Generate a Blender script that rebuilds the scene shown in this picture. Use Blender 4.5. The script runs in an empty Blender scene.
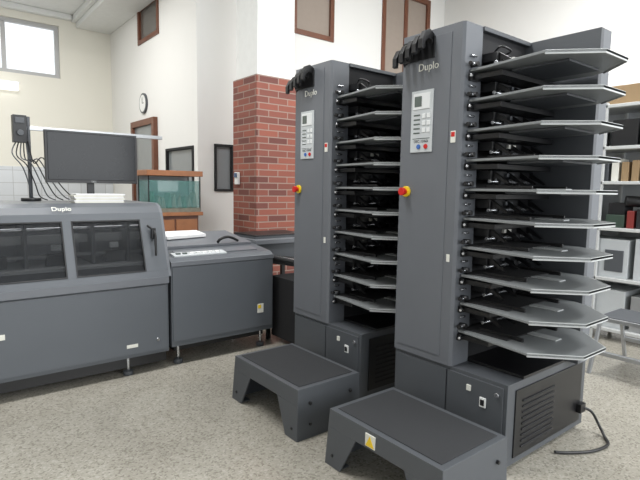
import bpy, bmesh, math, random
from mathutils import Vector, Matrix
random.seed(4)
scene=bpy.context.scene
scene.view_settings.view_transform='Standard'
scene.view_settings.look='None'

def s2l(c):
    return tuple(((v/255)/12.92 if v/255<=0.04045 else ((v/255+0.055)/1.055)**2.4) for v in c)+(1,)
def mat(name,rgb,rough=0.5,metal=0,var=0.06,scale=12,bump=0.0,emit=0,spec=0.5,bscale=200):
    m=bpy.data.materials.new(name); m.use_nodes=True
    nt=m.node_tree; b=nt.nodes['Principled BSDF']
    c=s2l(rgb)
    tc=nt.nodes.new('ShaderNodeTexCoord')
    n=nt.nodes.new('ShaderNodeTexNoise'); n.inputs['Scale'].default_value=scale; n.inputs['Detail'].default_value=4
    nt.links.new(tc.outputs['Object'],n.inputs['Vector'])
    r=nt.nodes.new('ShaderNodeMix'); r.data_type='RGBA'
    r.inputs[6].default_value=tuple(v*(1-var) for v in c[:3])+(1,)
    r.inputs[7].default_value=tuple(min(1,v*(1+var)) for v in c[:3])+(1,)
    nt.links.new(n.outputs['Fac'],r.inputs[0]); nt.links.new(r.outputs[2],b.inputs['Base Color'])
    b.inputs['Roughness'].default_value=rough; b.inputs['Metallic'].default_value=metal
    b.inputs['Specular IOR Level'].default_value=spec
    if bump:
        n2=nt.nodes.new('ShaderNodeTexNoise'); n2.inputs['Scale'].default_value=bscale
        nt.links.new(tc.outputs['Object'],n2.inputs['Vector'])
        bp=nt.nodes.new('ShaderNodeBump'); bp.inputs['Strength'].default_value=bump; bp.inputs['Distance'].default_value=0.002
        nt.links.new(n2.outputs['Fac'],bp.inputs['Height']); nt.links.new(bp.outputs[0],b.inputs['Normal'])
    if emit:
        b.inputs['Emission Color'].default_value=c; b.inputs['Emission Strength'].default_value=emit
    return m
def glassy(name,rgb,alpha,rough=0.08,spec=.5):
    m=mat(name,rgb,rough,spec=spec); b=m.node_tree.nodes['Principled BSDF']; b.inputs['Alpha'].default_value=alpha
    return m

M={}
M['grey']=mat('powder_grey',(98,101,106),0.45,0,0.04,6,0.1)
M['greyd']=mat('powder_grey_dark',(75,78,82),0.48,0,0.04,6,0.1)
M['machine']=mat('machine_grey',(86,90,95),0.42,0,0.04,5,0.1)
M['machl']=mat('machine_grey_light',(104,107,112),0.38,0,0.04,5)
M['shelf']=mat('shelf_grey',(122,125,126),0.42,0.0,0.04,9,0.1)
M['edge']=mat('shelf_edge',(172,175,175),0.4)
M['black']=mat('black_plastic',(20,20,22),0.4)
M['blackm']=mat('black_matte',(28,28,30),0.8,0,0.15,40,0.4)
M['rubber']=mat('step_rubber',(50,51,53),0.8,0,0.1,60,0.8,bscale=350,spec=.3)
M['chrome']=mat('steel',(190,192,195),0.25,0.9)
M['white']=mat('white_plastic',(225,226,224),0.45)
M['label']=mat('label_white',(215,214,205),0.5)
M['panel']=mat('control_plate',(182,186,188),0.45)
M['btn']=mat('membrane_button',(212,214,214),0.5)
M['lcd']=mat('lcd',(92,100,96),0.15)
M['red']=mat('red_button',(190,25,20),0.35)
M['yellow']=mat('yellow',(225,190,30),0.45)
M['blue']=mat('blue_button',(60,100,170),0.4)
M['wood']=mat('brown_wood',(104,62,42),0.4,0,0.25,14)
M['woodl']=mat('light_wood',(150,98,62),0.45,0,0.25,14)
M['tint']=glassy('tinted_acrylic',(40,42,45),0.38,0.08)
M['screen']=mat('screen',(14,16,20),0.16,spec=.2)
M['glassd']=mat('window_glass_dark',(98,94,90),0.06)
M['glassg']=mat('window_glass_grey',(128,132,134),0.08)
M['glassb']=mat('window_glass_reflection',(150,138,128),0.08)  # opaque pane, greyish-brown reflection put into its colour
M['water']=glassy('aquarium_water',(95,145,140),0.5,0.03)
M['rock']=mat('rock',(120,118,105),0.8,0,0.4,25)
M['plant']=mat('aquarium_plant',(60,100,80),0.6,0,0.4,30)
M['orange']=mat('orange',(190,88,45),0.5)
M['redd']=mat('red_case',(120,42,38),0.5)
M['green']=mat('green_case',(50,66,56),0.5)
M['bluec']=mat('blue_cover',(70,90,120),0.5)
M['alu']=mat('aluminium',(170,172,174),0.35,0.6)
M['paper']=mat('paper',(222,222,222),0.6)
M['carton']=mat('carton',(146,122,90),0.7)
M['rackw']=mat('rack_white',(186,188,187),0.45)
M['lamp']=mat('lamp_diffuser',(250,250,245),0.5,emit=1.2)
M['blind']=mat('frame_white',(170,170,170),0.5)

class B:
    def __init__(s,name,bevel=0.003,shift=(0,0,0)):
        s.name=name; s.bm=bmesh.new(); s.mats=[]; s.bevel=bevel; s.o=Vector(shift); s.txt=[]
    def mi(s,k):
        m=M[k]
        if m not in s.mats: s.mats.append(m)
        return s.mats.index(m)
    def faces(s,vs,fs,k,smooth=False):
        i=s.mi(k); bv=[s.bm.verts.new(Vector(v)+s.o) for v in vs]
        for f in fs:
            try:
                fc=s.bm.faces.new([bv[j] for j in f]); fc.material_index=i; fc.smooth=smooth
            except Exception: pass
    def box(s,x0,x1,y0,y1,z0,z1,k):
        v=[(x0,y0,z0),(x1,y0,z0),(x1,y1,z0),(x0,y1,z0),(x0,y0,z1),(x1,y0,z1),(x1,y1,z1),(x0,y1,z1)]
        s.faces(v,[(0,3,2,1),(4,5,6,7),(0,1,5,4),(1,2,6,5),(2,3,7,6),(3,0,4,7)],k)
    def hexa(s,v,k):
        s.faces(v,[(0,3,2,1),(4,5,6,7),(0,1,5,4),(1,2,6,5),(2,3,7,6),(3,0,4,7)],k)
    def prism(s,pts,a0,a1,axis,k):
        def P(p,a):
            return {'z':(p[0],p[1],a),'x':(a,p[0],p[1]),'y':(p[0],a,p[1])}[axis]
        n=len(pts); v=[P(p,a0) for p in pts]+[P(p,a1) for p in pts]
        fs=[tuple(range(n)),tuple(range(2*n-1,n-1,-1))]+[(i,i+n,(i+1)%n+n,(i+1)%n) for i in range(n)]
        s.faces(v,fs,k)
    def cyl(s,p0,p1,r,k,seg=20,r1=None):
        p0=Vector(p0);p1=Vector(p1); d=(p1-p0).normalized(); q=d.to_track_quat('Z','Y')
        r1=r if r1 is None else r1
        v=[];
        for j,(p,rr) in enumerate(((p0,r),(p1,r1))):
            for i in range(seg):
                a=2*math.pi*i/seg; v.append(p+q@Vector((rr*math.cos(a),rr*math.sin(a),0)))
        i0=s.mi(k); bv=[s.bm.verts.new(x+s.o) for x in v]
        for i in range(seg):
            f=s.bm.faces.new([bv[i],bv[(i+1)%seg],bv[seg+(i+1)%seg],bv[seg+i]]); f.material_index=i0; f.smooth=True
        for l in (list(reversed(bv[:seg])),bv[seg:]):
            f=s.bm.faces.new(l); f.material_index=i0
    def tube(s,pts,r,k,seg=8,sub=6):
        P=[Vector(p) for p in pts]; out=[]
        for i in range(len(P)-1):
            a=P[max(i-1,0)];b=P[i];c=P[i+1];d=P[min(i+2,len(P)-1)]
            for j in range(sub):
                t=j/sub
                out.append(0.5*((2*b)+(c-a)*t+(2*a-5*b+4*c-d)*t*t+(3*b-a-3*c+d)*t**3))
        out.append(P[-1])
        i0=s.mi(k); rings=[]
        for i,p in enumerate(out):
            d=(out[min(i+1,len(out)-1)]-out[max(i-1,0)]).normalized(); q=d.to_track_quat('Z','Y')
            rings.append([s.bm.verts.new(s.o+p+q@Vector((r*math.cos(2*math.pi*j/seg),r*math.sin(2*math.pi*j/seg),0))) for j in range(seg)])
        for a,b in zip(rings[:-1],rings[1:]):
            for j in range(seg):
                f=s.bm.faces.new([a[j],a[(j+1)%seg],b[(j+1)%seg],b[j]]); f.material_index=i0; f.smooth=True
        for rg in (rings[0],rings[-1]):
            f=s.bm.faces.new(rg); f.material_index=i0
    def text(s,body,loc,size,rot,k,pname):
        s.txt.append((body,Vector(loc)+s.o,size,rot,k,pname))
    def done(s):
        bmesh.ops.recalc_face_normals(s.bm,faces=s.bm.faces)
        vs=[v.co for v in s.bm.verts]
        c=Vector(((min(v.x for v in vs)+max(v.x for v in vs))/2,(min(v.y for v in vs)+max(v.y for v in vs))/2,min(v.z for v in vs)))
        bmesh.ops.translate(s.bm,verts=s.bm.verts,vec=-c)
        me=bpy.data.meshes.new(s.name); s.bm.to_mesh(me); s.bm.free()
        for m in s.mats: me.materials.append(m)
        ob=bpy.data.objects.new(s.name,me); ob.location=c; scene.collection.objects.link(ob)
        if s.bevel:
            md=ob.modifiers.new('bevel','BEVEL'); md.width=s.bevel; md.segments=2; md.limit_method='ANGLE'; md.angle_limit=math.radians(50)
        for body,loc,size,rot,k,pn in s.txt:
            cu=bpy.data.curves.new(pn,'FONT'); cu.body=body; cu.size=size; cu.extrude=0.0006; cu.align_x='CENTER'; cu.align_y='CENTER'
            cu.materials.append(M[k]); t=bpy.data.objects.new(pn,cu); scene.collection.objects.link(t)
            t.parent=ob; t.location=loc-c; t.rotation_euler=rot
        return ob
RX=(math.radians(90),0,math.radians(-90))
RY=(math.radians(90),0,0)

# ---------------------------------------------------------------- room
def special(name,fn):
    m=bpy.data.materials.new(name); m.use_nodes=True; fn(m.node_tree,m.node_tree.nodes['Principled BSDF']); return m
def floor_fn(nt,b):
    N=nt.nodes.new; L=nt.links.new
    tc=N('ShaderNodeTexCoord')
    v=N('ShaderNodeTexVoronoi'); v.inputs['Scale'].default_value=105; L(tc.outputs['Object'],v.inputs['Vector'])
    sep=N('ShaderNodeSeparateColor'); L(v.outputs['Color'],sep.inputs[0])
    cr=N('ShaderNodeValToRGB'); e=cr.color_ramp.elements
    e[0].position=0; e[0].color=s2l((140,136,125)); e[1].position=1; e[1].color=s2l((176,172,162))
    x=e.new(0.25); x.color=s2l((158,154,143)); x=e.new(0.75); x.color=s2l((164,160,149)); x=e.new(0.07); x.color=s2l((134,129,118))
    L(sep.outputs[0],cr.inputs[0])
    n=N('ShaderNodeTexNoise'); n.inputs['Scale'].default_value=1.7; n.inputs['Detail'].default_value=9; n.inputs['Roughness'].default_value=.65; L(tc.outputs['Object'],n.inputs['Vector'])
    mx=N('ShaderNodeMix'); mx.data_type='RGBA'; mx.blend_type='MULTIPLY'; mx.inputs[0].default_value=0.75
    c2=N('ShaderNodeValToRGB'); c2.color_ramp.elements[0].position=.33; c2.color_ramp.elements[0].color=(.76,.75,.74,1); c2.color_ramp.elements[1].position=.62; c2.color_ramp.elements[1].color=(1,1,1,1)
    L(n.outputs['Fac'],c2.inputs[0]); L(cr.outputs[0],mx.inputs[6]); L(c2.outputs[0],mx.inputs[7])
    bt=N('ShaderNodeTexBrick'); bt.offset=0; bt.inputs['Scale'].default_value=1; bt.inputs['Brick Width'].default_value=.4; bt.inputs['Row Height'].default_value=.4; bt.inputs['Mortar Size'].default_value=.002
    bt.inputs['Color1'].default_value=(1,1,1,1); bt.inputs['Color2'].default_value=(.94,.94,.94,1); bt.inputs['Mortar'].default_value=(.85,.84,.82,1)
    L(tc.outputs['Object'],bt.inputs['Vector'])
    m2=N('ShaderNodeMix'); m2.data_type='RGBA'; m2.blend_type='MULTIPLY'; m2.inputs[0].default_value=1
    L(mx.outputs[2],m2.inputs[6]); L(bt.outputs[0],m2.inputs[7]); L(m2.outputs[2],b.inputs['Base Color'])
    b.inputs['Roughness'].default_value=.22
def brick_fn(nt,b):
    N=nt.nodes.new; L=nt.links.new
    tc=N('ShaderNodeTexCoord'); sp=N('ShaderNodeSeparateXYZ'); L(tc.outputs['Object'],sp.inputs[0])
    ad=N('ShaderNodeMath'); L(sp.outputs[0],ad.inputs[0]); L(sp.outputs[1],ad.inputs[1])
    cb=N('ShaderNodeCombineXYZ'); L(ad.outputs[0],cb.inputs[0]); L(sp.outputs[2],cb.inputs[1])
    bt=N('ShaderNodeTexBrick'); bt.inputs['Scale'].default_value=1; bt.inputs['Brick Width'].default_value=.25; bt.inputs['Row Height'].default_value=.072; bt.inputs['Mortar Size'].default_value=.006
    bt.inputs['Color1'].default_value=s2l((142,80,64)); bt.inputs['Color2'].default_value=s2l((98,56,50)); bt.inputs['Mortar'].default_value=s2l((142,122,112))
    L(cb.outputs[0],bt.inputs['Vector']); L(bt.outputs[0],b.inputs['Base Color'])
    bp=N('ShaderNodeBump'); bp.invert=True; bp.inputs['Strength'].default_value=.6; bp.inputs['Distance'].default_value=.006
    L(bt.outputs['Fac'],bp.inputs['Height']); L(bp.outputs[0],b.inputs['Normal']); b.inputs['Roughness'].default_value=.75
def tile_fn(nt,b):
    N=nt.nodes.new; L=nt.links.new
    tc=N('ShaderNodeTexCoord'); sp=N('ShaderNodeSeparateXYZ'); L(tc.outputs['Object'],sp.inputs[0])
    ad=N('ShaderNodeMath'); L(sp.outputs[0],ad.inputs[0]); L(sp.outputs[1],ad.inputs[1])
    cb=N('ShaderNodeCombineXYZ'); L(ad.outputs[0],cb.inputs[0]); L(sp.outputs[2],cb.inputs[1])
    bt=N('ShaderNodeTexBrick'); bt.offset=0; bt.inputs['Scale'].default_value=1; bt.inputs['Brick Width'].default_value=.2; bt.inputs['Row Height'].default_value=.2; bt.inputs['Mortar Size'].default_value=.004
    bt.inputs['Color1'].default_value=s2l((190,193,196)); bt.inputs['Color2'].default_value=s2l((198,201,204)); bt.inputs['Mortar'].default_value=s2l((160,160,160))
    L(cb.outputs[0],bt.inputs['Vector']); L(bt.outputs[0],b.inputs['Base Color']); b.inputs['Roughness'].default_value=.25
M['floor']=special('terrazzo',floor_fn); M['brick']=special('red_brick',brick_fn); M['tile']=special('wall_tile',tile_fn)
M['wall']=mat('plaster_white',(222,221,218),0.9,0,0.012,3,0.2)
M['wally']=mat('plaster_ivory',(220,217,206),0.9,0,0.012,3,0.2)
M['ceil']=mat('ceiling_white',(220,221,219),0.9)

XL,XR,YF,YB,YM,XA,ZL,ZC=-4.0,7.4,-3.5,9.35,5.87,2.71,4.15,4.75
def simple(name,x0,x1,y0,y1,z0,z1,k,bevel=0):
    b=B(name,bevel); b.box(x0,x1,y0,y1,z0,z1,k); return b.done()
simple('floor',XL,XR,YF,YB,-.1,0,'floor')
b=B('ceiling',0); b.box(XL-.2,XR+.2,YF,YM+.15,ZC,ZC+.15,'ceil'); b.box(XL-.2,XA,YM+.15,YB+.2,ZL,ZC+.15,'ceil'); b.done()
simple('wall_left',XL-.2,XL,YF,YB+.2,0,ZC,'wall')
simple('wall_right',XR,XR+.2,YF,YM,0,ZC,'wall')
def wall_open(name,axis,c0,c1,a0,a1,z0,z1,opens,k):
    b=B(name,0)
    def bx(p,q,r,s):
        if q-p<1e-4 or s-r<1e-4: return
        if axis=='x': b.box(p,q,c0,c1,r,s,k)
        else: b.box(c0,c1,p,q,r,s,k)
    cuts=sorted(set([a0,a1]+[v for o in opens for v in o[:2]]))
    for p,q in zip(cuts[:-1],cuts[1:]):
        o=sorted([o for o in opens if o[0]<=p+1e-6 and o[1]>=q-1e-6],key=lambda o:o[2])
        z=z0
        for w in o:
            bx(p,q,z,w[2]); z=w[3]
        bx(p,q,z,z1)
    return b.done()
W1=(0.35,1.90,3.12,3.96)
wall_open('wall_back','x',YB,YB+.2,XL,XA,0,ZL,[W1],'wally')
wall_open('wall_side','y',XA,XA+.15,YM,YB,0,ZC,[(7.08,7.92,3.5,4.05),(5.98,6.88,1.0,1.9)],'wall')
wall_open('wall_inner','x',YM,YM+.15,XA+.15,XR,0,ZC,[(2.93,3.2,1.33,1.93),(4.12,4.86,3.52,4.4),(5.85,7.0,2.7,4.6)],'wall')
simple('baseboard_side',XA-.015,XA,YM+.0,7.17,0,.09,'wood')
simple('baseboard_inner',XA+.01,XR,YM-.015,YM,0,.09,'wood')
b=B('trim_1',0.01); b.box(XA-.55,XA,YM,YB,3.98,ZL,'ceil'); b.box(XA-.62,XA-.55,YM,YB,4.06,ZL,'ceil'); b.done()
b=B('trim_2',0.01); b.box(XL,XA-.63,YB-.12,YB,4.07,ZL,'ceil'); b.done()
b=B('trim_3',0.002); b.box(XL,XA-.02,YB-.015,YB,0,1.66,'tile'); b.done()
def window(name,axis,c,a0,a1,z0,z1,fk,gk,mull=(),f=.06,glass=True,th=.06):
    b=B(name,.004)
    def bx(p,q,r,s,d0,d1,k):
        if axis=='x': b.box(p,q,c+d0,c+d1,r,s,k)
        else: b.box(c+d0,c+d1,p,q,r,s,k)
    bx(a0,a0+f,z0,z1,-.02,th,fk); bx(a1-f,a1,z0,z1,-.02,th,fk)
    bx(a0+f,a1-f,z0,z0+f,-.02,th,fk); bx(a0+f,a1-f,z1-f,z1,-.02,th,fk)
    for m in mull: bx(m-f*.5,m+f*.5,z0+f,z1-f,0,th-.01,fk)
    if glass: bx(a0+f*.5,a1-f*.5,z0+f*.5,z1-f*.5,.02,.03,gk)
    return b
M['clear']=glassy('clear_glass',(235,240,245),0.08,0.02)
window('window_1','x',YB+.06,*W1[:2],*W1[2:],'blind','clear',mull=(1.12,)).done()
window('window_2','y',XA,7.08,7.92,3.5,4.05,'wood','glassd').done()
b=window('door_1','y',XA-.047,7.19,8.19,0,2.37,'wood','glassg',f=.09,th=.045); b.box(XA-.05,XA-.01,7.28,8.1,.9,1.0,'wood'); b.box(XA-.03,XA-.02,7.25,8.12,.05,.9,'wood'); b.cyl((XA-.10,7.36,1.05),(XA-.03,7.36,1.05),.015,'chrome'); b.done()
window('window_3','y',XA,5.98,6.88,1.0,1.9,'blackm','glassg',f=.035).done()
window('window_4','x',YM,2.93,3.2,1.33,1.93,'blackm','glassg',f=.03).done()
window('window_5','x',YM,4.12,4.86,3.52,4.4,'wood','glassb',f=.07).done()
window('window_6','x',YM,5.85,7.0,2.7,4.6,'wood','glassb',mull=(6.42,),f=.08).done()
b=B('brick_column',.004)
b.box(2.87,3.41,4.74,5.26,0,2.6,'brick'); b.box(2.90,3.38,4.77,5.23,2.6,ZC,'ceil')
b.done()
b=B('wall_telephone',.004); b.box(2.835,2.869,5.1,5.17,1.42,1.56,'white'); b.box(2.82,2.84,5.11,5.16,1.5,1.55,'bluec'); b.done()
b=B('wall_clock',.002); cy,cz=7.72,2.62
b.cyl((XA-.03,cy,cz),(XA,cy,cz),.15,'greyd',32); b.cyl((XA-.034,cy,cz),(XA-.03,cy,cz),.125,'white',32)
b.box(XA-.038,XA-.034,cy-.005,cy+.005,cz,cz+.09,'black'); b.box(XA-.038,XA-.034,cy-.06,cy,cz-.005,cz+.005,'black'); b.done()
b=B('wall_lamp',.01); b.box(.40,1.28,YB-.1,YB,2.84,2.96,'lamp'); b.box(.37,1.31,YB-.03,YB,2.96,2.99,'white'); b.done()

# ---------------------------------------------------------------- collator towers
XP=2.157
def tower(oy,name='collating_tower'):
    b=B(name,.004,(0,oy,0))
    b.box(2.17,3.0,1.25,1.985,.035,.46,'greyd')
    b.box(2.162,2.171,1.27,1.60,.06,.44,'greyd'); b.box(2.162,2.171,1.61,1.965,.06,.44,'greyd')
    b.box(2.24,2.95,1.243,1.251,.07,.42,'black')
    for i in range(9): b.box(2.30,2.62,1.238,1.244,.11+i*.03,.12+i*.03,'blackm')
    for x in (2.25,2.92):
        for y in (1.33,1.89): b.cyl((x,y,0),(x,y,.036),.03,'black')
    b.box(2.155,2.163,1.36,1.395,.31,.36,'white'); b.box(2.150,2.157,1.367,1.388,.32,.35,'black')
    b.box(2.155,2.163,1.45,1.475,.37,.40,'label')
    b.cyl((2.15,1.30,.40),(2.163,1.30,.40),.012,'chrome'); b.cyl((2.15,1.30,.10),(2.163,1.30,.10),.012,'chrome')
    b.prism([(XP,1.595),(XP+.012,1.58),(2.31,1.58),(2.31,1.985),(XP,1.985)],.46,2.237,'z','grey')
    b.box(XP-.004,XP+.002,1.655,1.965,.50,2.20,'grey')
    b.box(2.31,2.76,1.60,1.985,.46,2.215,'blackm')
    b.box(2.31,2.76,1.57,1.985,2.215,2.237,'greyd')
    b.box(2.76,2.79,1.19,1.985,.46,2.237,'greyd'); b.box(2.79,2.88,1.19,1.22,.46,2.237,'grey'); b.box(2.79,2.88,1.22,1.985,.46,2.22,'greyd')
    b.box(2.31,2.76,1.25,1.60,.46,.475,'black')
    q=XP-.004
    b.box(q-.006,q,1.755,1.905,1.60,1.93,'panel'); b.box(q-.009,q-.005,1.775,1.89,1.83,1.915,'btn'); b.box(q-.011,q-.008,1.83,1.88,1.845,1.90,'lcd')
    for i in range(5): b.box(q-.008,q-.005,1.84,1.885,1.70+i*.024,1.708+i*.024,'lcd')
    for i in range(3):
        for j in range(2): b.box(q-.009,q-.005,1.77+j*.032,1.793+j*.032,1.705+i*.038,1.73+i*.038,'btn')
    b.box(q-.008,q-.005,1.77,1.89,1.672,1.676,'lcd')
    b.cyl((q-.011,1.795,1.63),(q-.005,1.795,1.63),.013,'red'); b.cyl((q-.011,1.845,1.63),(q-.005,1.845,1.63),.013,'blue')
    b.text('Duplo',(q-.001,1.80,2.05),.055,RX,'label','brand_lettering')
    b.text('DSC-10/60i',(q-.0065,1.83,1.658),.021,RX,'black','model_lettering')
    b.cyl((q-.012,1.925,1.385),(q,1.925,1.385),.030,'yellow',24); b.cyl((q-.03,1.925,1.385),(q-.012,1.925,1.385),.014,'red'); b.cyl((q-.048,1.925,1.385),(q-.03,1.925,1.385),.022,'red',24)
    b.box(XP-.003,XP+.001,1.61,1.64,1.64,1.70,'label'); b.box(XP-.004,XP,1.613,1.637,1.67,1.695,'red')
    b.box(XP-.003,XP+.001,1.615,1.635,1.02,1.06,'label')
    pr=[(0,.04),(-.035,.06),(-.07,.045),(-.095,.0),(-.095,-.045),(-.078,-.05),(-.072,-.015),(-.05,.008),(-.02,.008),(0,-.03)]
    for i in range(5):
        y=1.965-i*.045; z=2.105+i*.017
        b.prism([(XP+p[0],z+p[1]) for p in pr],y-.014,y+.014,'y','black')
    b.box(XP-.012,XP+.001,1.76,1.98,2.09,2.20,'black')
    for k in range(10):
        z=.65+.15*k
        out=[(2.205,1.575),(2.195,1.48),(2.14,1.15),(2.31,.97),(2.54,.97),(2.71,1.14),(2.745,1.22),(2.745,1.575)]
        b.prism(out,z-.006,z+.006,'z','shelf')
        b.prism([(2.14,1.15),(2.31,.97),(2.54,.97),(2.71,1.14),(2.705,1.145),(2.538,.976),(2.312,.976),(2.145,1.155)],z-.012,z+.007,'z','edge')
        b.box(2.22,2.74,1.40,1.56,z-.045,z-.02,'black'); b.box(2.30,2.60,1.12,1.40,z-.018,z-.007,'greyd')
        b.box(2.28,2.292,1.25,1.50,z+.006,z+.024,'black'); b.box(2.62,2.632,1.25,1.50,z+.006,z+.024,'black')
        b.box(2.43,2.49,1.16,1.32,z+.0065,z+.012,'edge')
        b.box(2.235,2.735,1.31,1.57,z+.0062,z+.012,'blackm')
        b.box(2.32,2.74,1.50,1.60,z+.055,z+.10,'black')
        b.cyl((2.31,1.50,z+.045),(2.755,1.50,z+.045),.010,'chrome')
        b.cyl((2.38,1.50,z+.045),(2.42,1.50,z+.045),.022,'blackm'); b.cyl((2.56,1.50,z+.045),(2.60,1.50,z+.045),.022,'blackm')
        for x in (2.34,2.47,2.60,2.70):
            b.prism([(1.50,z+.10),(1.46,z+.075),(1.40,z+.035),(1.415,z+.03),(1.48,z+.06),(1.50,z+.05)],x,x+.014,'x','black')
        b.box(2.45,2.52,1.485,1.50,z+.07,z+.09,'label' if k%3==0 else 'greyd')
        b.tube([(2.34,1.53,z+.10),(2.32,1.48,z+.12),(2.38,1.46,z+.105),(2.44,1.52,z+.11)],.006,'black',6,4)
        b.cyl((2.225,1.58,z+.03),(2.225,1.54,z+.03),.013,'black'); b.cyl((2.225,1.555,z+.03),(2.19,1.555,z+.03),.008,'chrome')
        b.cyl((2.19,1.555,z+.03),(2.175,1.555,z+.03),.011,'black')
        b.box(2.20,2.27,1.56,1.582,z-.05,z-.015,'black'); b.cyl((2.21,1.56,z-.03),(2.18,1.55,z-.03),.007,'chrome')
        b.cyl((2.25,1.57,z+.075),(2.205,1.57,z+.075),.006,'chrome')
    return b
tower(0).done()
tower(1.035).done()
b=B('power_cord',0); b.tube([(2.93,1.235,.16),(2.98,1.19,.13),(3.02,1.16,.05),(2.98,1.11,.012),(2.90,1.06,.010),(2.76,1.08,.010),(2.64,1.15,.010),(2.58,1.20,.012)],.008,'black'); b.box(2.90,2.96,1.215,1.242,.13,.18,'black'); b.done()

# ---------------------------------------------------------------- steps
def step(oy):
    b=B('step_platform',.004,(0,oy,0))
    x0,x1,y0,y1,h=1.56,2.02,1.155,1.86,.29
    b.box(x0,x1,y0,y1,h-.03,h,'greyd')
    b.box(x0+.03,x1-.03,y0+.03,y1-.03,h,h+.004,'rubber')
    fl=.015
    for (yo,s) in ((y0,1),(y1,-1)):
        b.hexa([(x0-fl,yo-s*fl,0),(x1,yo-s*fl,0),(x1,yo-s*fl+s*.012,0),(x0-fl,yo-s*fl+s*.012,0),(x0,yo,h-.005),(x1,yo,h-.005),(x1,yo+s*.012,h-.005),(x0,yo+s*.012,h-.005)],'greyd')
    for xx,f in ((x0,-fl),(x1-.012,0)):
        def P(y,z,off=0):
            t=1-z/h; 
            return (xx+f*t+off,y,z)
        def quad(p):
            b.hexa([P(*q) for q in p]+[P(*q,.012) for q in p],'greyd')
        quad([(y0,h-.005),(y1,h-.005),(y1,h-.09),(y0,h-.09)])
        quad([(y0,h-.09),(y0+.20,h-.09),(y0+.10,0),(y0-fl,0)])
        quad([(y1-.20,h-.09),(y1,h-.09),(y1+fl,0),(y1-.10,0)])
    for y in (y0+.02,y1-.09):
        b.box(x0-.005,x0+.06,y,y+.07,0,.006,'greyd')
    for y in (y0+.04,y1-.04): b.cyl((x0-.018,y,.06),(x0-.005,y,.06),.008,'black')
    for x in (x0+.08,x1-.08):
        for z in (.08,.2): b.cyl((x,y0-.018,z),(x,y0+.0,z),.009,'black')
    if oy==0:
        b.box(x0-.006,x0+.002,y0+.375,y0+.44,h-.08,h-.018,'label')
        b.prism([(y0+.38,h-.075),(y0+.435,h-.075),(y0+.4075,h-.024)],x0-.009,x0+.0,'x','yellow')
    return b
step(0).done(); step(.98).done()

# ---------------------------------------------------------------- finishing machine with hood
b=B('booklet_making_machine',.006)
XE=1.42; XS=-1.0; YF2=3.60
b.box(XS,XE,YF2+.02,4.6,.14,.72,'machine')
b.box(XS,-.02,YF2,YF2+.03,.17,.66,'machine'); b.box(-.012,XE-.02,YF2,YF2+.03,.17,.66,'machine')
b.box(XS,XE,YF2-.005,YF2+.03,.67,.72,'machl')
b.box(XS,XE,YF2+.08,4.5,.05,.14,'black')
b.box(.30,.36,YF2-.002,YF2,.42,.455,'label'); b.box(1.10,1.18,YF2-.002,YF2,.22,.245,'label')
b.cyl((1.33,YF2-.006,.25),(1.33,YF2,.25),.012,'chrome')
for x in (-.8,.2,1.13): b.cyl((x,YF2+.08,0),(x,YF2+.08,.03),.035,'greyd'); b.cyl((x,YF2+.08,.03),(x,YF2+.08,.15),.012,'chrome')
S=Vector((0,3.60,.72)); E=Vector((0,3.76,1.19)); U=(E-S); LL=U.length; U.normalize(); Nn=Vector((0,-U.z,U.y))
def slab(x0,x1,t0,t1,n0,n1,k):
    v=[]
    for n in (n0,n1):
        for x,t in ((x0,t0),(x1,t0),(x1,t1),(x0,t1)):
            p=S+U*t+Nn*n; v.append((x,p.y,p.z))
    b.hexa(v,k)
wins=[(-.85,-.06),(-.02,.735),(.79,1.26)]
slab(XS,XE,0,.05,-.03,0,'machine'); slab(XS,XE,LL-.05,LL,-.03,0,'machine')
prev=XS
for w in wins:
    slab(prev,w[0],.05,LL-.05,-.03,0,'machine'); prev=w[1]
    slab(w[0],w[1],.05,LL-.05,-.02,-.012,'tint')
    slab(w[0],w[1],.05,.06,-.012,.003,'black'); slab(w[0],w[1],LL-.06,LL-.05,-.012,.003,'black')
    slab(w[0],w[0]+.01,.06,LL-.06,-.012,.003,'black'); slab(w[1]-.01,w[1],.06,LL-.06,-.012,.003,'black')
slab(prev,XE,.05,LL-.05,-.03,0,'machine')
top=[(3.76,1.19),(3.80,1.235),(3.86,1.26),(4.6,1.26),(4.6,1.24),(3.87,1.24),(3.815,1.215),(3.785,1.18)]
b.prism(top,XS,XE,'x','machine')
b.prism([(3.60,.72),(3.76,1.19),(3.80,1.235),(3.86,1.26),(4.6,1.26),(4.6,.72)],XE,XE+.02,'x','machl')
b.prism([(3.60,.72),(3.76,1.19),(3.80,1.235),(3.86,1.26),(4.6,1.26),(4.6,.72)],XS-.02,XS,'x','machl')
b.box(XS,XE,4.3,4.34,.72,1.24,'machl')
b.box(XS+.02,XE-.02,3.75,4.25,.80,.82,'shelf')
b.box(XS+.02,XE-.02,3.98,4.02,.97,1.03,'shelf'); b.box(XS+.02,XE-.02,3.90,3.93,.88,.90,'shelf')
for x in (.1,.52,.95,1.2): b.box(x,x+.02,3.85,4.25,.82,1.14,'greyd')
b.cyl((XS+.02,3.90,1.08),(XE-.02,3.90,1.08),.014,'chrome')
for x in (.28,.66,1.05): b.box(x,x+.14,3.88,3.97,.82,.90,'black'); b.box(x+.03,x+.09,3.87,3.90,.93,.97,'panel')
b.text('Duplo',(.74,3.768,1.225),.05,(math.radians(48),0,0),'label','brand_lettering')
b.tube([(1.30,3.70,1.10),(1.34,3.66,1.05),(1.335,3.63,.98),(1.33,3.61,.88)],.009,'black')
b.box(1.32,1.35,3.66,3.69,1.0,1.08,'black')
b.done()

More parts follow.
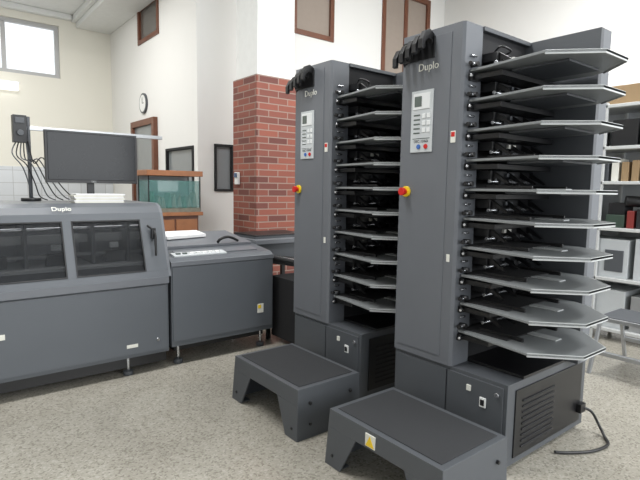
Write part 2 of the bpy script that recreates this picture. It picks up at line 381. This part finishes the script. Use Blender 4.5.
b=B('paper_stack',.001); 
for i in range(6):
    a=random.uniform(-.02,.02); b.box(.86+a,1.20+a,3.865,4.02,1.262+i*.011,1.272+i*.011,'paper' if i%2 else 'label')
b.done()
b=B('computer_monitor',.004); Z0=1.405
b.box(.70,1.345,4.03,4.07,Z0,Z0+.375,'black'); b.box(.715,1.33,4.026,4.031,Z0+.022,Z0+.362,'screen')
b.box(.95,1.08,4.07,4.10,Z0+.1,Z0+.28,'black'); b.box(.99,1.04,4.095,4.12,1.28,Z0+.25,'black')
b.text('DELL',(1.022,4.029,Z0+.011),.016,RY,'edge','bezel_lettering')
b.prism([(.86,4.035),(1.17,4.035),(1.12,4.24),(.91,4.24)],1.262,1.28,'z','black'); b.done()
PY=4.42
b=B('sensor_pole',.003)
b.cyl((.66,PY,1.262),(.66,PY,1.285),.07,'black'); b.cyl((.66,PY,1.28),(.66,PY,1.90),.014,'greyd')
b.box(.60,1.70,PY-.01,PY+.015,1.80,1.83,'alu')
b.box(.55,.64,PY-.08,PY,1.70,1.90,'black'); b.box(.565,.625,PY-.088,PY-.078,1.84,1.88,'greyd'); b.cyl((.595,PY-.088,1.77),(.595,PY-.10,1.77),.022,'greyd')
for i in range(6):
    o=i*.014; 
    b.tube([(.58+o,PY-.03,1.72),(.54+o*2,PY-.06,1.62-o),(.60+o*2,PY-.08,1.52+o),(.64+o*3,PY-.05,1.40),(.66+o*4,PY-.02,1.30),(.72+o*4,PY+.02,1.268)],.005,'black' if i%2 else 'greyd',6,5)
b.done()

# ---------------------------------------------------------------- delivery / transport unit
b=B('paper_transport_unit',.005)
x0,x1=1.444,2.36
b.prism([(3.62,.16),(3.62,.82),(3.66,.845),(4.5,.95),(4.5,.16)],x0,x1,'x','machine')
b.box(x0+.01,x1-.01,3.612,3.625,.20,.78,'machine'); b.box(x0,x1+.003,3.61,3.64,.785,.82,'machl')
b.hexa([(x0+.10,3.72,.853),(x1-.10,3.72,.853),(x1-.10,3.84,.868),(x0+.10,3.84,.868),(x0+.10,3.72,.862),(x1-.10,3.72,.862),(x1-.10,3.84,.877),(x0+.10,3.84,.877)],'machl')
b.hexa([(x0+.05,3.67,.846),(x0+.50,3.67,.846),(x0+.50,3.76,.858),(x0+.05,3.76,.858),(x0+.05,3.67,.858),(x0+.50,3.67,.858),(x0+.50,3.76,.872),(x0+.05,3.76,.872)],'panel')
for i in range(7): b.box(x0+.08+i*.055,x0+.115+i*.055,3.70,3.725,.86,.874,'lcd' if i in(0,1) else 'white')
b.hexa([(x0+.03,3.93,.88),(x1-.03,3.93,.88),(x1-.03,4.44,.945),(x0+.03,4.44,.945),(x0+.03,3.93,.90),(x1-.03,3.93,.90),(x1-.03,4.44,.965),(x0+.03,4.44,.965)],'machl')
b.tube([(2.0,3.95,.91),(2.02,3.93,.94),(2.10,3.93,.955),(2.20,3.95,.915)],.012,'black')
b.box(2.20,2.26,3.609,3.613,.32,.40,'label'); b.box(2.205,2.235,3.607,3.612,.36,.39,'yellow')
b.box(x0+.05,x1-.05,3.7,4.4,.10,.18,'black')
b.box(x1,3.08,3.90,4.50,.87,.91,'machl'); b.box(x1,3.06,3.92,4.48,.70,.87,'greyd'); b.box(x1+.05,3.0,4.0,4.4,.93,.945,'black')
b.box(x1+.05,3.0,4.0,4.4,.905,.935,'greyd')
for y in (3.95,4.42): b.box(3.0,3.04,y,y+.04,0,.70,'black')
for x in (x0+.08,x1-.08):
    for y in (3.7,4.4): b.cyl((x,y,0),(x,y,.035),.035,'greyd'); b.cyl((x,y,.035),(x,y,.2),.012,'chrome')
b.done()
b=B('open_booklet',.001)
b.hexa([(1.62,4.13,.935),(2.0,4.18,.94),(2.0,4.38,.962),(1.62,4.38,.962),(1.62,4.13,.96),(2.0,4.18,.965),(2.0,4.38,.985),(1.62,4.38,.985)],'paper')
b.done()
b=B('link_conveyor',.004)
for y in (3.15,3.80):
    b.prism([(2.37,.80),(2.37,.72),(3.0,.60),(3.0,.70)],y,y+.03,'y','black'); b.box(2.42,2.46,y,y+.03,.0,.72,'black'); b.box(2.86,2.90,y,y+.03,0,.62,'black')
    b.box(2.42,2.9,y,y+.03,.22,.26,'black'); b.box(2.42,2.9,y,y+.03,.45,.48,'blackm')
for i in range(7):
    x=2.42+i*.09; z=.775-i*.0155; b.cyl((x,3.16,z),(x,3.82,z),.018,'chrome' if i%2 else 'blackm')
b.box(2.45,2.86,3.2,3.78,.05,.60,'blackm')
b.tube([(2.40,3.14,.6),(2.38,3.10,.45),(2.43,3.11,.3),(2.40,3.12,.12),(2.5,3.12,.02)],.01,'black'); b.tube([(2.5,3.14,.66),(2.45,3.09,.5),(2.5,3.10,.35),(2.48,3.13,.2)],.008,'black')
b.box(2.5,2.56,3.14,3.15,.5,.56,'yellow'); b.done()

b=B('aquarium',.003)
ax0,ax1,ay0,ay1=1.90,2.50,5.35,5.68
b.box(ax0-.02,ax1+.02,ay0-.02,ay1+.02,1.06,1.10,'woodl'); b.box(ax0-.02,ax1+.02,ay0-.02,ay1+.02,1.50,1.56,'woodl')
b.box(ax0+.008,ax1-.008,ay0+.008,ay1-.008,1.15,1.45,'water')
b.box(ax0,ax1,ay0,ay1,1.10,1.145,'rock')
for x,y in ((ax0,ay0),(ax1-.012,ay0),(ax0,ay1-.012),(ax1-.012,ay1-.012)): b.box(x,x+.012,y,y+.012,1.10,1.50,'blackm')
b.box(ax0+.01,ax1-.01,ay1-.007,ay1,1.10,1.50,'panel')
for i in range(9):
    x=ax0+.06+i*.06; b.prism([(x-.03,1.145),(x+.03,1.145),(x+.01,1.22+random.random()*.12),(x-.015,1.2+random.random()*.08)],ay0-.0+.012+random.random()*.03,ay0+.14+random.random()*.08,'y','rock' if i%3 else 'plant')
b.box(ax0+.02,ax1-.02,ay0+.02,ay1-.02,.06,1.06,'wood'); b.box(ax0,ax1,ay0,ay1,0,.06,'wood')
b.box(ax0+.04,ax0+.29,ay0+.01,ay0+.02,.1,1.02,'woodl'); b.box(ax0+.31,ax1-.04,ay0+.01,ay0+.02,.1,1.02,'woodl')
b.done()

# ---------------------------------------------------------------- storage rack at right
b=B('storage_rack',.004)
rx0,rx1,ry0,ry1=5.0,5.5,.6,3.1
for y in (ry0,1.25,2.05,ry1-.04):
    for x in (rx0,rx1-.04): b.box(x,x+.03,y,y+.03,0,2.22,'rackw')
ZS=[.12,.60,1.07,1.50,1.82,2.20]
for z in ZS: b.box(rx0,rx1,ry0,ry1,z-.03,z,'rackw')
b.box(rx1-.01,rx1,ry0,ry1,.1,2.2,'panel')
def fill(z,items):
    for y,w,d,h,k in items: b.box(rx0+.05,rx0+.05+d,y,y+w,z,z+h,k)
fill(2.20,[(.7,.5,.35,.22,'carton'),(1.3,.42,.35,.16,'greyd'),(1.75,.5,.4,.17,'carton'),(2.4,.5,.4,.2,'carton')])
fill(1.82,[(.7,.5,.35,.22,'greyd'),(1.3,.3,.3,.2,'black'),(1.65,.13,.3,.2,'blackm'),(1.80,.22,.35,.24,'black'),(2.2,.5,.4,.2,'black')])
for i in range(26):
    b.box(rx0+.05,rx0+.28,.75+i*.085,.75+i*.085+.06,1.5,1.5+.1+random.random()*.12,random.choice(['label','carton','carton','blackm','panel','greyd']))
fill(1.07,[(.7,.4,.35,.25,'green'),(1.2,.3,.3,.2,'blackm'),(1.55,.10,.3,.12,'orange'),(1.67,.09,.3,.18,'blackm'),(1.78,.06,.3,.16,'redd'),(1.86,.16,.3,.12,'green'),(2.2,.5,.35,.3,'black')])
b.cyl((rx0+.2,1.70,1.31),(rx0+.1,1.88,1.32),.05,'black')
b.box(rx0+.1,rx0+.3,1.88,2.02,1.19,1.30,'blackm')
fill(.60,[(.7,.5,.4,.3,'paper'),(1.3,.45,.4,.38,'panel'),(1.80,.55,.4,.36,'panel'),(2.45,.5,.4,.3,'carton')])
b.box(rx0+.04,rx0+.055,1.84,2.0,.66,.86,'greyd'); b.box(rx0+.04,rx0+.055,1.36,1.6,.66,.86,'greyd')
fill(.12,[(.7,.5,.4,.3,'white'),(1.3,.45,.4,.33,'alu'),(1.80,.5,.4,.36,'panel')])
b.done()
b=B('folding_step_stool',.003)
b.box(4.10,4.55,1.15,1.66,.40,.43,'alu'); b.box(4.12,4.53,1.17,1.64,.43,.435,'greyd')
for y in (1.17,1.62):
    for xa,xb in ((4.12,3.97),(4.50,4.66)):
        b.hexa([(xb,y,0),(xb+.03,y,0),(xb+.03,y+.025,0),(xb,y+.025,0),(xa,y,.41),(xa+.03,y,.41),(xa+.03,y+.025,.41),(xa,y+.025,.41)],'alu')
b.box(4.02,4.06,1.17,1.645,.15,.18,'alu'); b.box(4.60,4.64,1.17,1.645,.15,.18,'alu'); b.done()

# ---------------------------------------------------------------- lights
w=bpy.data.worlds.new('world'); scene.world=w; w.use_nodes=True
bg=w.node_tree.nodes['Background']; bg.inputs[0].default_value=(.93,.965,1,1); bg.inputs[1].default_value=1.4
def area(name,loc,tgt,sx,sy,e,col=(1,1,1)):
    l=bpy.data.lights.new(name,'AREA'); l.shape='RECTANGLE'; l.size=sx; l.size_y=sy; l.energy=e; l.color=col
    o=bpy.data.objects.new(name,l); o.location=loc; o.rotation_euler=(Vector(tgt)-Vector(loc)).to_track_quat('-Z','Y').to_euler(); scene.collection.objects.link(o)
area('ceiling_fill_1',(0.5,2.6,4.7),(0.5,2.6,0),2.4,.5,160)  # unseen area lights added below the ceiling to brighten the room
area('ceiling_fill_2',(4.9,2.6,4.7),(4.9,2.6,0),2.4,.5,160)
area('ceiling_fill_3',(0.3,6.9,4.1),(0.3,6.9,0),2.4,.5,115,(1,.995,.97))
area('ceiling_fill_4',(4.7,-1.0,4.7),(4.7,-1,0),2.4,.5,140)
area('window_light',(3.5,-3.2,2.3),(2.5,4,1.0),4.5,2.2,220,(.95,.98,1))
area('hood_fill_light',(.5,3.9,1.22),(.5,4.0,.8),1.8,.06,2.0)  # fill light added under the hood to brighten the interior behind the windows
# ---------------------------------------------------------------- camera
cam=bpy.data.cameras.new('camera'); cam.lens=500/640*36; cam.sensor_width=36
co=bpy.data.objects.new('camera',cam); scene.collection.objects.link(co)
co.matrix_world=Matrix.Translation((0,0,1.4))@Matrix.Rotation(math.radians(-38.5),4,'Z')@Matrix.Rotation(math.radians(84),4,'X')@Matrix.Rotation(math.radians(.9),4,'Z')
scene.camera=co
